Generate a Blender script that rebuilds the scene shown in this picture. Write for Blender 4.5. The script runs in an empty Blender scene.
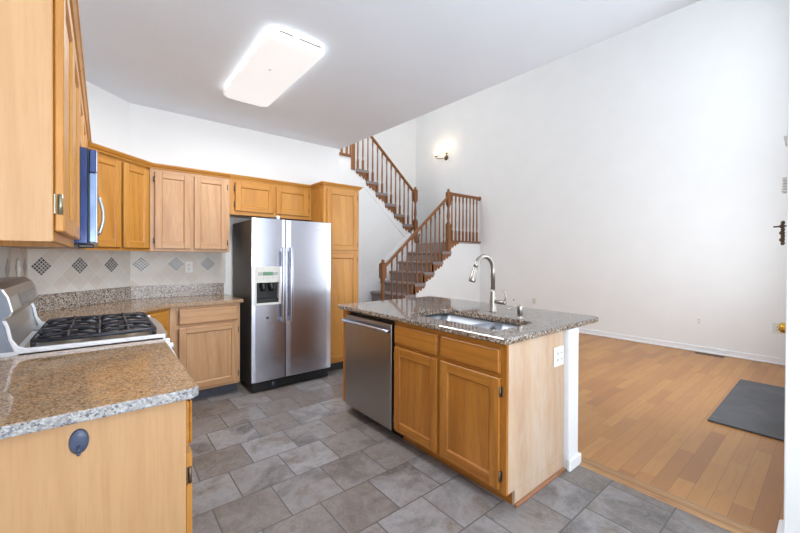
import bpy, bmesh, math, random
from mathutils import Vector, Matrix
random.seed(7)
S = bpy.context.scene
COL = S.collection
R = math.radians

# ------------------------------------------------------------------ camera, world, light, exposure
CAM = Vector((0, 0, 1.32))
f_px, yaw, pitch, roll = 360.57, 0.881354, -0.0054977, -0.00409972
fw = Vector((math.cos(yaw)*math.cos(pitch), math.sin(yaw)*math.cos(pitch), math.sin(pitch)))
rt = Vector((math.sin(yaw), -math.cos(yaw), 0))
dn = fw.cross(rt)
rt2 = rt*math.cos(roll) + dn*math.sin(roll)
dn2 = -rt*math.sin(roll) + dn*math.cos(roll)
cd = bpy.data.cameras.new('camera'); cam = bpy.data.objects.new('camera', cd); COL.objects.link(cam)
cd.sensor_fit = 'HORIZONTAL'; cd.sensor_width = 36; cd.lens = 36*f_px/800
cd.shift_y = -(266.5-259.669)/800; cd.clip_start = 0.02
m = Matrix((rt2, -dn2, -fw)).transposed().to_4x4(); m.translation = CAM
cam.matrix_world = m
S.camera = cam

W = bpy.data.worlds.new('sky'); S.world = W; W.use_nodes = True
bg = W.node_tree.nodes['Background']; bg.inputs[0].default_value = (0.80, 0.89, 1.0, 1); bg.inputs[1].default_value = 1.0

def area(name, loc, direction, sx, sy, power, color=(1, 1, 1), spread=180):
    l = bpy.data.lights.new(name, 'AREA'); l.shape = 'RECTANGLE'; l.size = sx; l.size_y = sy
    l.energy = power; l.color = color; l.spread = R(spread)
    o = bpy.data.objects.new(name, l); COL.objects.link(o)
    o.location = loc; o.rotation_euler = Vector(direction).to_track_quat('-Z', 'Y').to_euler()
    return o
# daylight through the patio door behind the camera (tilted up to brighten the ceiling), an added breakfast window,
# the front window and the tall window over the entry
DAY = (0.91, 0.955, 1.0)
area('daylight_patio_door', (0.97, -2.72, 1.12), (0, 1, 2.0), 2.3, 2.1, 96, DAY)
area('added_breakfast_light', (-.40, -1.5, 1.5), (1, .5, 1.8), 1.6, 1.1, 20, DAY)  # added, unseen source to light the island front
area('daylight_front_window', (4.75, 0.135, 1.5), (0, 1, .1), 1.9, 1.5, 22, DAY)
area('daylight_entry_window', (4.7, 0.14, 3.75), (0, 1, -.1), 2.4, 2.0, 18, DAY)
area('stair_fill_light', (2.66, 5.6, 4.3), (1, 0.1, -0.1), 1.2, 1.2, 24, (1.0, 0.97, 0.94))  # added fill to lighten the stairs; no window is built here

S.view_settings.view_transform = 'Standard'; S.view_settings.look = 'None'
S.view_settings.gamma = 1; S.view_settings.use_curve_mapping = False
S.view_settings.exposure = 0.85

# ------------------------------------------------------------------ materials
def lin(c): 
    return tuple(((x/255)/12.92 if x/255 <= .04045 else ((x/255+.055)/1.055)**2.4) for x in c) + (1,)
class NT:
    def __init__(s, name):
        s.m = bpy.data.materials.new(name); s.m.use_nodes = True; s.t = s.m.node_tree
        s.b = s.t.nodes['Principled BSDF']
    def n(s, typ, **kw):
        n = s.t.nodes.new(typ)
        for k, v in kw.items(): setattr(n, k, v)
        return n
    def l(s, a, b): s.t.links.new(a, b)
    def coords(s, scale=(1, 1, 1), loc=(0, 0, 0), rot=(0, 0, 0), out='Object'):
        tc = s.n('ShaderNodeTexCoord'); mp = s.n('ShaderNodeMapping')
        mp.inputs['Scale'].default_value = scale; mp.inputs['Location'].default_value = loc; mp.inputs['Rotation'].default_value = rot
        s.l(tc.outputs[out], mp.inputs[0]); return mp.outputs[0]
    def noise(s, vec, scale=5, detail=3, rough=.5, dist=0):
        n = s.n('ShaderNodeTexNoise'); n.inputs['Scale'].default_value = scale; n.inputs['Detail'].default_value = detail
        n.inputs['Roughness'].default_value = rough; n.inputs['Distortion'].default_value = dist
        s.l(vec, n.inputs['Vector']); return n.outputs[0]
    def ramp(s, fac, stops, interp='LINEAR'):
        r = s.n('ShaderNodeValToRGB'); r.color_ramp.interpolation = interp
        e = r.color_ramp.elements
        while len(e) < len(stops): e.new(0.5)
        for i, (p, c) in enumerate(stops): e[i].position = p; e[i].color = c
        s.l(fac, r.inputs[0]); return r.outputs[0]
    def mix(s, fac, a, b, mode='MIX'):
        n = s.n('ShaderNodeMix', data_type='RGBA', blend_type=mode)
        for sock, v in ((n.inputs[0], fac), (n.inputs[6], a), (n.inputs[7], b)):
            if isinstance(v, (int, float, tuple)): sock.default_value = v
            else: s.l(v, sock)
        return n.outputs[2]
    def math(s, op, a, b=0.5):
        n = s.n('ShaderNodeMath', operation=op)
        for sock, v in ((n.inputs[0], a), (n.inputs[1], b)):
            if isinstance(v, (int, float)): sock.default_value = v
            else: s.l(v, sock)
        return n.outputs[0]
    def bump(s, h, strength=.2, dist=.002):
        n = s.n('ShaderNodeBump'); n.inputs['Strength'].default_value = strength; n.inputs['Distance'].default_value = dist
        s.l(h, n.inputs['Height']); s.l(n.outputs[0], s.b.inputs['Normal'])
    def set(s, base=None, rough=None, metal=None, **kw):
        for k, v in (('Base Color', base), ('Roughness', rough), ('Metallic', metal)):
            if v is None: continue
            if isinstance(v, (int, float, tuple)): s.b.inputs[k].default_value = v
            else: s.l(v, s.b.inputs[k])
        for k, v in kw.items(): s.b.inputs[k].default_value = v
        return s.m

def plain(name, c, rough=.5, metal=0, var=.05, scale=30, bump=0, **kw):
    t = NT(name); v = t.noise(t.coords(), scale, 2)
    c = lin(c); d = tuple(x*(1-var) for x in c[:3])+(1,); u = tuple(min(1, x*(1+var)) for x in c[:3])+(1,)
    if bump: t.bump(t.noise(t.coords(), scale*6, 2), bump, .002)
    return t.set(t.ramp(v, [(.3, d), (.7, u)]), rough, metal, **kw)

def wood(name, light, mid, dark, axis='Z', rough=.38, grain=1.0, patch=None):
    t = NT(name)
    sc = {'Z': (1, 1, .055), 'H': (.055, .055, 1), 'X': (.055, 1, 1), 'Y': (1, .055, 1)}[axis]
    v = t.coords(sc)
    broad = t.noise(v, 9, 3, .55, .6)
    fine = t.noise(v, 160, 3, .6, .2)
    cath = t.n('ShaderNodeTexWave', wave_type='RINGS', rings_direction='SPHERICAL')
    cath.inputs['Scale'].default_value = 10; cath.inputs['Distortion'].default_value = 5; cath.inputs['Detail'].default_value = 2
    cath.inputs['Detail Scale'].default_value = 1.2
    t.l(t.coords(tuple(.6*x for x in sc), loc=(.13, .07, .21)), cath.inputs['Vector'])
    c = t.ramp(broad, [(.3, lin(mid)), (.7, lin(light))])
    c = t.mix(t.math('MULTIPLY', t.ramp(fine, [(.45, (0, 0, 0, 1)), (.75, (1, 1, 1, 1))]), .38*grain), c, lin(dark))
    c = t.mix(t.math('MULTIPLY', t.ramp(cath.outputs['Fac'], [(.05, (1, 1, 1, 1)), (.3, (0, 0, 0, 1))]), .22*grain), c, lin(dark))
    if patch:
        pv = t.noise(t.coords((1, 1, .35)), 7, 5, .65, .4)
        c = t.mix(t.ramp(pv, [(.42, (0, 0, 0, 1)), (.66, (.75, .75, .75, 1))]), c, lin(patch))
    t.bump(fine, .08, .001)
    return t.set(c, rough)

def oak(prefix, light, mid, dark, **kw):
    return [wood(prefix+'_vertical', light, mid, dark, 'Z', **kw), wood(prefix+'_horizontal', light, mid, dark, 'H', **kw)]
OAK = oak('honey_oak', (198, 142, 66), (182, 122, 46), (136, 82, 28))
OAKP = oak('pinkish_oak', (198, 156, 114), (182, 137, 94), (140, 94, 58))
OAKD = oak('amber_oak', (186, 124, 50), (164, 100, 32), (114, 62, 14))
PALE = [wood('window_lit_oak_veneer', (192, 152, 108), (184, 141, 96), (160, 117, 74), 'Z', rough=.45, grain=.7)]*2  # bare veneer tone, with the nearby window light put into the colour
WORN = [wood('worn_oak_veneer', (206, 178, 150), (192, 160, 130), (162, 126, 98), 'Z', rough=.6, grain=.7, patch=(206, 188, 170))]*2
STAIRW = [wood('stair_oak', (150, 98, 52), (130, 80, 38), (88, 52, 24), 'Z'), wood('stair_oak_rail', (150, 98, 52), (130, 80, 38), (88, 52, 24), 'X')]
SHOE = wood('red_oak_trim', (172, 122, 88), (154, 104, 72), (112, 72, 48), 'X')
STRIP = wood('threshold_oak', (196, 156, 112), (170, 126, 84), (104, 74, 50), 'Y', rough=.45, grain=1.6)

M_wall = plain('wall_paint', (238, 239, 239), .85, var=.012, scale=3, bump=.02)
M_ceil = plain('ceiling_paint', (233, 240, 249), .9, var=.012, scale=3)
M_trim = plain('white_trim_paint', (240, 241, 243), .45, var=.01)
M_plate = plain('white_plastic', (240, 240, 236), .4, var=.01)
M_ivory = plain('ivory_plastic', (222, 219, 208), .4, var=.01)
M_slot = plain('dark_slot', (60, 58, 56), .6)
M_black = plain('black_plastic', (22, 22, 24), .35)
M_grate = plain('cast_iron', (34, 36, 46), .42, var=.2, scale=80)
M_bronze = plain('antique_bronze', (112, 96, 80), .42, .8)
M_oldbrass = plain('tarnished_brass_hinge', (150, 144, 122), .35, .8)
M_brass = plain('polished_brass', (214, 168, 70), .2, 1)
M_nickel = plain('brushed_nickel', (172, 167, 160), .32, 1)
M_darkglass = plain('black_glass', (14, 16, 20), .06)
M_bluesky = plain('blue_sky_reflection', (48, 70, 122), .14, .3, var=.3, scale=5)  # sky reflection put into the colour of the microwave side
M_palesky = plain('pale_sky_reflection', (140, 168, 212), .15, .2, var=.15, scale=14)  # paler part of that painted sky reflection, on the door edge
M_hook = plain('slate_blue_plastic', (66, 76, 100), .3)
M_lcd = plain('green_display', (96, 140, 104), .3)
M_panel = plain('dispenser_panel', (206, 204, 198), .35)
M_fridgeside = plain('dark_grey_enamel', (74, 72, 70), .45, .2, var=.08, scale=120, bump=.1)
M_creamcap = plain('burner_aluminium', (190, 176, 150), .4, .5)
M_slate = None
def steel(name, c, rough, axis):
    t = NT(name); sc = {'Z': (1, 1, .01), 'H': (.01, .01, 1)}[axis]
    n = t.noise(t.coords(sc), 700, 2)
    cc = lin(c); r = t.math('ADD', t.math('MULTIPLY', n, .10), rough-.05)
    col = t.ramp(n, [(.3, tuple(.94*x for x in cc[:3])+(1,)), (.7, cc)])
    return t.set(col, r, 1.0)
M_steel = steel('stainless_steel', (196, 199, 210), .25, 'H')
M_steelv = steel('stainless_steel_vertical', (176, 172, 168), .30, 'H')
M_sink = steel('sink_steel', (150, 154, 162), .32, 'H')
M_range = plain('range_steel', (206, 204, 200), .28, .85, var=.03)
M_rangeside = plain('range_grey_enamel', (128, 136, 150), .35, .2)
M_rangewhite = plain('range_white_edge', (232, 234, 240), .3, .1)

def granite(name, base, light, dark, pink, rough=.13, sc=1.0, k=1.0):
    t = NT(name); v = t.coords()
    a = t.noise(v, 16, 5, .7, .6); mid = t.noise(v, 95*sc, 3, .6, .3)
    def cells(s_, loc):
        vo = t.n('ShaderNodeTexVoronoi'); vo.inputs['Scale'].default_value = s_*sc; t.l(t.coords(loc=loc), vo.inputs['Vector'])
        r = t.n('ShaderNodeSeparateColor'); t.l(vo.outputs['Color'], r.inputs[0]); return r
    r1 = cells(215, (0, 0, 0)); r2 = cells(150, (3, 1, 2))
    c = t.ramp(a, [(.38, lin(base)), (.62, lin(pink))])
    c = t.mix(t.math('MULTIPLY', t.ramp(mid, [(.46, (0, 0, 0, 1)), (.62, (1, 1, 1, 1))]), .55*k), c, lin(dark))
    c = t.mix(t.ramp(r1.outputs[0], [(.68, (0, 0, 0, 1)), (.8, (.7*k, .7*k, .7*k, 1))]), c, lin(light))
    c = t.mix(t.ramp(r2.outputs[1], [(.80, (0, 0, 0, 1)), (.9, (.75*k, .75*k, .75*k, 1))]), c, lin(dark))
    c = t.mix(t.ramp(r1.outputs[2], [(.9, (0, 0, 0, 1)), (.95, (.8*k, .8*k, .8*k, 1))]), c, lin((58, 54, 54)))
    return t.set(c, rough)
GRAN = granite('brown_granite', (158, 130, 100), (196, 182, 162), (98, 78, 62), (184, 146, 106), .06, 1.1, .75)
GRANI = granite('grey_brown_granite', (118, 110, 104), (186, 181, 177), (72, 66, 63), (134, 122, 112), .055, .75, 1.0)
GRANE = granite('granite_chiselled_edge', (158, 157, 156), (192, 192, 193), (94, 96, 106), (168, 164, 160), .35, .95)

def tile_floor():
    t = NT('slate_look_floor_tile')
    v = t.coords(loc=(-.135, -.2285, 0))
    br = t.n('ShaderNodeTexBrick', offset=.5, offset_frequency=2, squash=1)
    for k, x in (('Scale', 1), ('Mortar Size', .0035), ('Mortar Smooth', .1), ('Bias', 0), ('Brick Width', .3066), ('Row Height', .3066)):
        br.inputs[k].default_value = x
    br.inputs['Color1'].default_value = (0, 0, 0, 1); br.inputs['Color2'].default_value = (1, 1, 1, 1); br.inputs['Mortar'].default_value = (.5, .5, .5, 1)
    t.l(v, br.inputs['Vector'])
    sep = t.n('ShaderNodeSeparateColor'); t.l(br.outputs['Color'], sep.inputs[0])
    rnd = sep.outputs[0]
    # shift the cloud pattern from tile to tile
    off = t.n('ShaderNodeCombineXYZ'); t.l(t.math('MULTIPLY', rnd, 37), off.inputs[2])
    add = t.n('ShaderNodeVectorMath', operation='ADD'); t.l(v, add.inputs[0]); t.l(off.outputs[0], add.inputs[1])
    n1 = t.noise(add.outputs[0], 3.6, 7, .62, .5); n2 = t.noise(add.outputs[0], 14, 6, .7, .9)
    c = t.ramp(n1, [(.32, lin((90, 85, 84))), (.45, lin((124, 120, 120))), (.54, lin((146, 143, 144))), (.68, lin((116, 105, 96)))])
    c = t.mix(t.math('MULTIPLY', t.ramp(n2, [(.52, (0, 0, 0, 1)), (.75, (1, 1, 1, 1))]), .35), c, lin((178, 174, 170)))
    c = t.mix(t.ramp(rnd, [(.25, (0, 0, 0, 1)), (.75, (.62, .62, .62, 1))]), c, lin((108, 95, 84)))
    vein = t.noise(add.outputs[0], 7, 8, .75, 1.4)
    c = t.mix(t.ramp(vein, [(.47, (0, 0, 0, 1)), (.5, (.2, .2, .2, 1)), (.53, (0, 0, 0, 1))]), c, lin((178, 174, 172)))
    c = t.mix(br.outputs['Fac'], c, lin((86, 83, 82)))
    h = t.math('SUBTRACT', t.math('MULTIPLY', n2, .25), br.outputs['Fac']); t.bump(h, .5, .002)
    return t.set(c, .38)
M_tile = tile_floor()

def plank_floor():
    t = NT('oak_plank_floor')
    v = t.coords(loc=(-2.45, -.0125, 0)); PW = .0846
    x = t.n('ShaderNodeSeparateXYZ'); t.l(v, x.inputs[0])
    yr = t.math('DIVIDE', x.outputs[1], PW); row = t.math('FLOOR', yr)
    w1 = t.n('ShaderNodeTexWhiteNoise', noise_dimensions='1D'); t.l(row, w1.inputs['W'])
    xr = t.math('ADD', t.math('DIVIDE', x.outputs[0], t.math('ADD', .45, t.math('MULTIPLY', w1.outputs[0], .5))), t.math('MULTIPLY', w1.outputs[0], 91.7))
    col = t.math('FLOOR', xr)
    w2 = t.n('ShaderNodeTexWhiteNoise', noise_dimensions='2D'); cb = t.n('ShaderNodeCombineXYZ'); t.l(row, cb.inputs[0]); t.l(col, cb.inputs[1]); t.l(cb.outputs[0], w2.inputs['Vector'])
    rnd = w2.outputs[0]
    fy = t.math('ABSOLUTE', t.math('SUBTRACT', t.math('FRACT', yr), .5)); fx = t.math('ABSOLUTE', t.math('SUBTRACT', t.math('FRACT', xr), .5))
    line = t.math('MAXIMUM', t.math('GREATER_THAN', fy, .487), t.math('MULTIPLY', t.math('GREATER_THAN', fx, .4985), .7))
    off = t.n('ShaderNodeCombineXYZ'); t.l(t.math('MULTIPLY', rnd, 29), off.inputs[2])
    mp = t.n('ShaderNodeVectorMath', operation='ADD'); t.l(t.coords((.12, 1, 1)), mp.inputs[0]); t.l(off.outputs[0], mp.inputs[1])
    g = t.noise(mp.outputs[0], 26, 4, .6, 1.2)
    c = t.ramp(rnd, [(.0, lin((166, 112, 60))), (.3, lin((180, 125, 66))), (.75, lin((188, 135, 73))), (1, lin((158, 105, 58)))])
    c = t.mix(t.math('MULTIPLY', t.ramp(g, [(.45, (0, 0, 0, 1)), (.75, (1, 1, 1, 1))]), .4), c, lin((152, 100, 60)))
    c = t.mix(t.math('MULTIPLY', line, .7), c, lin((104, 70, 42)))
    return t.set(c, .36)
M_plank = plank_floor()

def splash_mats():
    t = NT('tumbled_stone_splash')
    v = t.coords(loc=(.05125, .05125, 0), rot=(0, 0, R(45)), out='UV')
    br = t.n('ShaderNodeTexBrick', offset=0, squash=1)
    for k, x in (('Scale', 1), ('Mortar Size', .0022), ('Mortar Smooth', .2), ('Bias', 0), ('Brick Width', .1025), ('Row Height', .1025)):
        br.inputs[k].default_value = x
    br.inputs['Color1'].default_value = (0, 0, 0, 1); br.inputs['Color2'].default_value = (1, 1, 1, 1); br.inputs['Mortar'].default_value = (.5, .5, .5, 1)
    t.l(v, br.inputs['Vector'])
    sep = t.n('ShaderNodeSeparateColor'); t.l(br.outputs['Color'], sep.inputs[0])
    n = t.noise(v, 30, 4)
    c = t.ramp(sep.outputs[0], [(0, lin((212, 205, 196))), (.4, lin((220, 216, 210))), (.85, lin((224, 221, 216))), (1, lin((204, 192, 178)))])
    c = t.mix(t.math('MULTIPLY', n, .3), c, lin((196, 186, 172)))
    c = t.mix(br.outputs['Fac'], c, lin((226, 224, 218)))
    t.bump(t.math('SUBTRACT', 1.0, br.outputs['Fac']), .3, .002)
    a = t.set(c, .45)
    t = NT('dark_mosaic_inset')
    v = t.coords(loc=(.05125, .05125, 0), rot=(0, 0, R(45)), out='UV')
    br = t.n('ShaderNodeTexBrick', offset=0, squash=1)
    for k, x in (('Scale', 1), ('Mortar Size', .0024), ('Mortar Smooth', .1), ('Bias', 0), ('Brick Width', .0205), ('Row Height', .0205)):
        br.inputs[k].default_value = x
    br.inputs['Color1'].default_value = lin((52, 56, 66)); br.inputs['Color2'].default_value = lin((112, 114, 122)); br.inputs['Mortar'].default_value = lin((214, 210, 204))
    t.l(v, br.inputs['Vector'])
    b = t.set(br.outputs['Color'], .3)
    return a, b
M_splash, M_mosaic = splash_mats()

def carpet():
    t = NT('taupe_carpet'); n = t.noise(t.coords(), 320, 3, .8); n2 = t.noise(t.coords(), 9, 2)
    c = t.ramp(n, [(.3, lin((118, 107, 105))), (.7, lin((170, 159, 156)))])
    c = t.mix(t.math('MULTIPLY', n2, .3), c, lin((138, 127, 127)))
    t.bump(n, .6, .004); return t.set(c, .95)
M_carpet = carpet()
def slate():
    t = NT('charcoal_mat'); n = t.noise(t.coords(), 3, 4, .6, .6)
    vo = t.noise(t.coords((1, .35, 1), rot=(0, 0, .7)), 16, 4, .7, 1.5)
    c = t.ramp(n, [(.3, lin((62, 64, 68))), (.7, lin((84, 87, 92)))])
    c = t.mix(t.ramp(vo, [(.64, (0, 0, 0, 1)), (.70, (.5, .5, .5, 1))]), c, lin((150, 140, 128)))
    return t.set(c, .5)
M_slate = slate()
def emis(name, c, e, base=(245, 244, 240)):
    t = NT(name); n = t.noise(t.coords(), 2, 2)
    col = t.ramp(n, [(.3, lin(c)), (.7, lin(tuple(min(255, x+2) for x in c)))])
    t.l(col, t.b.inputs['Emission Color']); t.b.inputs['Emission Strength'].default_value = e
    return t.set(lin(base), .4)
M_lens = emis('lit_acrylic_lens', (248, 250, 252), .29, (232, 232, 230))
M_haloglow = emis('halo_glow', (255, 253, 248), 2.6)
M_shade = emis('lit_frosted_glass', (255, 226, 180), 1.3)

# ------------------------------------------------------------------ mesh builder
I4 = Matrix.Identity(4)
def frame(o, u, n=None):
    """origin o, u = horizontal along, n = outward; local axes (along, outward, up)"""
    u = Vector(u).normalized(); z = Vector((0, 0, 1)); n = Vector(n).normalized() if n else z.cross(u)
    mm = Matrix((u, n, z)).transposed().to_4x4(); mm.translation = Vector(o); return mm
class MB:
    def __init__(s): s.bm = bmesh.new()
    def _new(s, mi, smooth=False):
        for f in s.bm.faces:
            if not f.tag: f.material_index = mi; f.tag = True; f.smooth = smooth
    def _merge(s, t, mi, smooth, M):
        vm = {}
        for v in t.verts: vm[v] = s.bm.verts.new(M @ v.co if M is not I4 else v.co)
        for f in t.faces: s.bm.faces.new([vm[v] for v in f.verts])
        t.free(); s._new(mi, smooth); return s
    def box(s, lo, hi, bev=0, mi=0, M=I4, seg=1, smooth=False):
        lo, hi = Vector([min(a, b) for a, b in zip(lo, hi)]), Vector([max(a, b) for a, b in zip(lo, hi)])
        t = bmesh.new(); bmesh.ops.create_cube(t, size=1)
        c = (lo+hi)/2; d = hi-lo
        for v in t.verts: v.co = Vector((v.co.x*d.x, v.co.y*d.y, v.co.z*d.z)) + c
        if bev: bmesh.ops.bevel(t, geom=t.edges[:], offset=min(bev, .49*min(d)), segments=seg, affect='EDGES', profile=.5)
        return s._merge(t, mi, smooth, M)
    def prism(s, poly, h0, h1, axis='z', mi=0, M=I4, bev=0, seg=2, smooth=False):
        """poly: 2D points; extruded along axis between h0 and h1"""
        def p(a, b, h): return {'z': (a, b, h), 'y': (a, h, b), 'x': (h, a, b)}[axis]
        n = len(poly); t = bmesh.new()
        v0 = [t.verts.new(p(a, b, h0)) for a, b in poly]; v1 = [t.verts.new(p(a, b, h1)) for a, b in poly]
        caps = [t.faces.new(v0[::-1]), t.faces.new(v1)]
        es = list({e for f in caps for e in f.edges})
        for i in range(n): t.faces.new((v0[i], v0[(i+1) % n], v1[(i+1) % n], v1[i]))
        bmesh.ops.recalc_face_normals(t, faces=t.faces[:])
        if bev: bmesh.ops.bevel(t, geom=es, offset=bev, segments=seg, affect='EDGES', profile=.5)
        return s._merge(t, mi, smooth, M)
    def quad(s, pts, mi=0):
        s.bm.faces.new([s.bm.verts.new(Vector(p)) for p in pts]); s._new(mi); return s
    def tube(s, pts, r, seg=10, mi=0, caps=True, smooth=True):
        pts = [Vector(p) for p in pts]; n = len(pts); rs = r if isinstance(r, (list, tuple)) else [r]*n
        rings = []; up = None
        for i, p in enumerate(pts):
            d = (pts[min(i+1, n-1)]-pts[max(i-1, 0)]).normalized()
            if up is None:
                up = Vector((0, 0, 1)) if abs(d.z) < .9 else Vector((1, 0, 0))
            x = up.cross(d).normalized(); y = d.cross(x).normalized(); up = y
            rings.append([s.bm.verts.new(p + (x*math.cos(a)+y*math.sin(a))*rs[i]) for a in [2*math.pi*k/seg for k in range(seg)]])
        for i in range(n-1):
            for k in range(seg):
                s.bm.faces.new((rings[i][k], rings[i][(k+1) % seg], rings[i+1][(k+1) % seg], rings[i+1][k]))
        if caps: s.bm.faces.new(rings[0][::-1]); s.bm.faces.new(rings[-1])
        s._new(mi, smooth); return s
    def lathe(s, prof, c, axis=(0, 0, 1), seg=16, mi=0, smooth=True, sx=1, sy=1):
        """prof: (radius, height) pairs along axis from c"""
        a = Vector(axis).normalized(); q = a.to_track_quat('Z', 'Y').to_matrix(); c = Vector(c)
        rings = [[s.bm.verts.new(c + q @ Vector((max(r, 1e-4)*sx*math.cos(t), max(r, 1e-4)*sy*math.sin(t), h))) for t in [2*math.pi*k/seg for k in range(seg)]] for r, h in prof]
        for i in range(len(rings)-1):
            for k in range(seg):
                s.bm.faces.new((rings[i][k], rings[i][(k+1) % seg], rings[i+1][(k+1) % seg], rings[i+1][k]))
        s.bm.faces.new(rings[0][::-1]); s.bm.faces.new(rings[-1])
        s._new(mi, smooth); return s

def worldloc(p):
    v = Vector((0, 0, 0))
    while p: v += p.location; p = p.parent
    return v
def obj(name, mb, mats, parent=None, label=None, origin=None):
    me = bpy.data.meshes.new(name)
    bmesh.ops.recalc_face_normals(mb.bm, faces=mb.bm.faces[:])
    o = bpy.data.objects.new(name, me); COL.objects.link(o)
    if parent: off = worldloc(parent); o.parent = parent
    else:
        if origin is None:
            xs = [v.co for v in mb.bm.verts]
            origin = Vector(((min(v.x for v in xs)+max(v.x for v in xs))/2, (min(v.y for v in xs)+max(v.y for v in xs))/2, min(v.z for v in xs)))
        off = Vector(origin); o.location = off
    for v in mb.bm.verts: v.co -= off
    mb.bm.to_mesh(me); mb.bm.free()
    for mt in (mats if isinstance(mats, (list, tuple)) else [mats]): me.materials.append(mt)
    if label: o['label'] = label
    return o
def tag(o, label, cat, group=None):
    o['label'] = label; o['category'] = cat
    if group: o['group'] = group
    return o
def thing(name, label, cat, loc, group=None):
    o = bpy.data.objects.new(name, None); COL.objects.link(o); o.location = loc; o.empty_display_size = .1
    return tag(o, label, cat, group)
def struct(name, mb, mats, label, parent=None):
    o = obj(name, mb, mats, parent, origin=(0, 0, 0))
    if not parent: o['kind'] = 'structure'; o['label'] = label
    return o

# ------------------------------------------------------------------ the room
H = 2.784; HT = 5.6
YB = 4.30; XL = -.42; XR = 6.54; YR = 7.27; YS = -2.75
struct('floor', MB().prism([(XL-.1, YS), (2.40, YS), (2.40, 6.25), (XL-.1, 6.25)], -.08, 0), M_tile, 'grey brown slate look tile floor of the kitchen')
struct('floor_living', MB().prism([(2.40, .0), (XR+.1, .0), (XR+.1, YR+.1), (2.40, YR+.1)], -.08, .0), M_plank, 'honey oak plank floor of the living room')
struct('ceiling', MB().prism([(XL-.1, YS), (2.655, YS), (2.632, 0), (2.478, 4.247), (2.47, 4.42), (2.47, 6.2), (1.5, 6.2), (1.5, 4.42), (XL-.1, 4.42)], H, H+.1), M_ceil, 'flat pale grey kitchen ceiling')
struct('ceiling_living', MB().box((1.4, .0, HT), (XR+.1, YR+.1, HT+.1)), M_ceil, 'high ceiling over the living room')
struct('wall_left', MB().box((XL-.1, -.68, 0), (XL, 3.68, H)).box((XL-.1, YS, 0), (XL, -2.32, H)).box((XL-.1, -2.32, 0), (XL, -.68, .93)).box((XL-.1, -2.32, 2.07), (XL, -.68, H)), M_wall, 'white wall behind the range')
struct('wall_corner', MB().prism([(XL, 3.68), (.2, 4.30), (.2, 4.42), (XL-.1, 4.42), (XL-.1, 3.68)], 0, H), M_wall, 'white angled wall across the kitchen corner')
struct('wall_back', MB().box((.2, YB, 0), (2.47, 4.42, H)), M_wall, 'white wall behind the refrigerator')
wr = MB(); wr.box((XR, .0, 0), (XR+.1, YR+.1, HT))
struct('wall_right', wr, M_wall, 'tall white living room wall with the sconce')
struct('wall_stair', MB().box((1.5, YR, 0), (XR, YR+.1, HT)), M_wall, 'white wall above the upper stair flight')
struct('wall_hall', MB().box((1.4, 4.42, 0), (1.5, YR, HT)), M_wall, 'white hall wall behind the kitchen')
up = MB().prism([(2.632, 0.0), (2.478, 4.247), (2.47, 4.42), (2.37, 4.42), (2.53, 0.0)], H+.1, HT); up.box((1.5, 4.32, H+.1), (2.37, 4.42, HT))
struct('wall_upper', up, M_wall, 'upper living room wall over the kitchen edge')
struct('wall_partition', MB().box((2.36, YS, 0), (2.48, .146, H), .004), M_wall, 'white end of the partition at the photo edge')
struct('baseboard_partition', MB().box((2.335, YS, 0), (2.495, .168, .085), .008), M_trim, 'white base trim around the partition end')
fr = MB(); fr.box((2.48, .02, 0), (2.70, .12, 2.784)); fr.box((3.66, .02, 0), (3.78, .12, 2.7)); fr.box((5.72, .02, 0), (XR, .12, 2.7)); fr.box((3.78, .02, 0), (5.72, .12, .72)); fr.box((3.78, .02, 2.28), (5.72, .12, 2.7)); fr.box((2.70, .02, 2.10), (3.66, .12, 2.7))
fr.box((2.55, .02, 2.7), (3.4, .12, HT)); fr.box((6.0, .02, 2.7), (XR, .12, HT)); fr.box((3.4, .02, 4.85), (6.0, .12, HT))
struct('wall_front', fr, M_wall, 'white entry wall holding the front door')
w = MB()
for a in ((3.4, 3.46), (4.67, 4.73), (5.94, 6.0)): w.box((a[0], .03, 2.7), (a[1], .1, 4.85))
for a in ((2.7, 2.76), (4.79, 4.85)): w.box((3.4, .03, a[0]), (6.0, .1, a[1]))
for a in ((3.78, 3.83), (4.72, 4.78), (5.67, 5.72)): w.box((a[0], .03, .72), (a[1], .1, 2.28))
for a in ((.72, .77), (2.23, 2.28)): w.box((3.78, .03, a[0]), (5.72, .1, a[1]))
struct('window_2', w, M_trim, 'white framed windows in the entry wall')
ws = MB(); ws.box((XL-.1, YS-.1, 0), (-.25, YS, H)); ws.box((2.2, YS-.1, 0), (2.48, YS, H)); ws.box((-.25, YS-.1, 2.2), (2.2, YS, H))
struct('wall_south', ws, M_wall, 'white wall with the patio door behind the camera')
w = MB()
for a in ((-.25, -.19), (.94, 1.0), (2.14, 2.2)): w.box((a[0], YS-.08, 0), (a[1], YS-.02, 2.2))
for a in ((0, .06), (2.14, 2.2)): w.box((-.25, YS-.08, a[0]), (2.2, YS-.02, a[1]))
struct('window_1', w, M_trim, 'white framed patio door')
w = MB()
for a in ((-2.32, -2.27), (-1.53, -1.47), (-.73, -.68)): w.box((XL-.09, a[0], .93), (XL-.03, a[1], 2.07))
for a in ((.93, .98), (2.02, 2.07)): w.box((XL-.09, -2.32, a[0]), (XL-.03, -.68, a[1]))
struct('added_window_3', w, M_trim, 'added white framed breakfast window behind the camera')  # unseen window, added to go with the breakfast light
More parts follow.
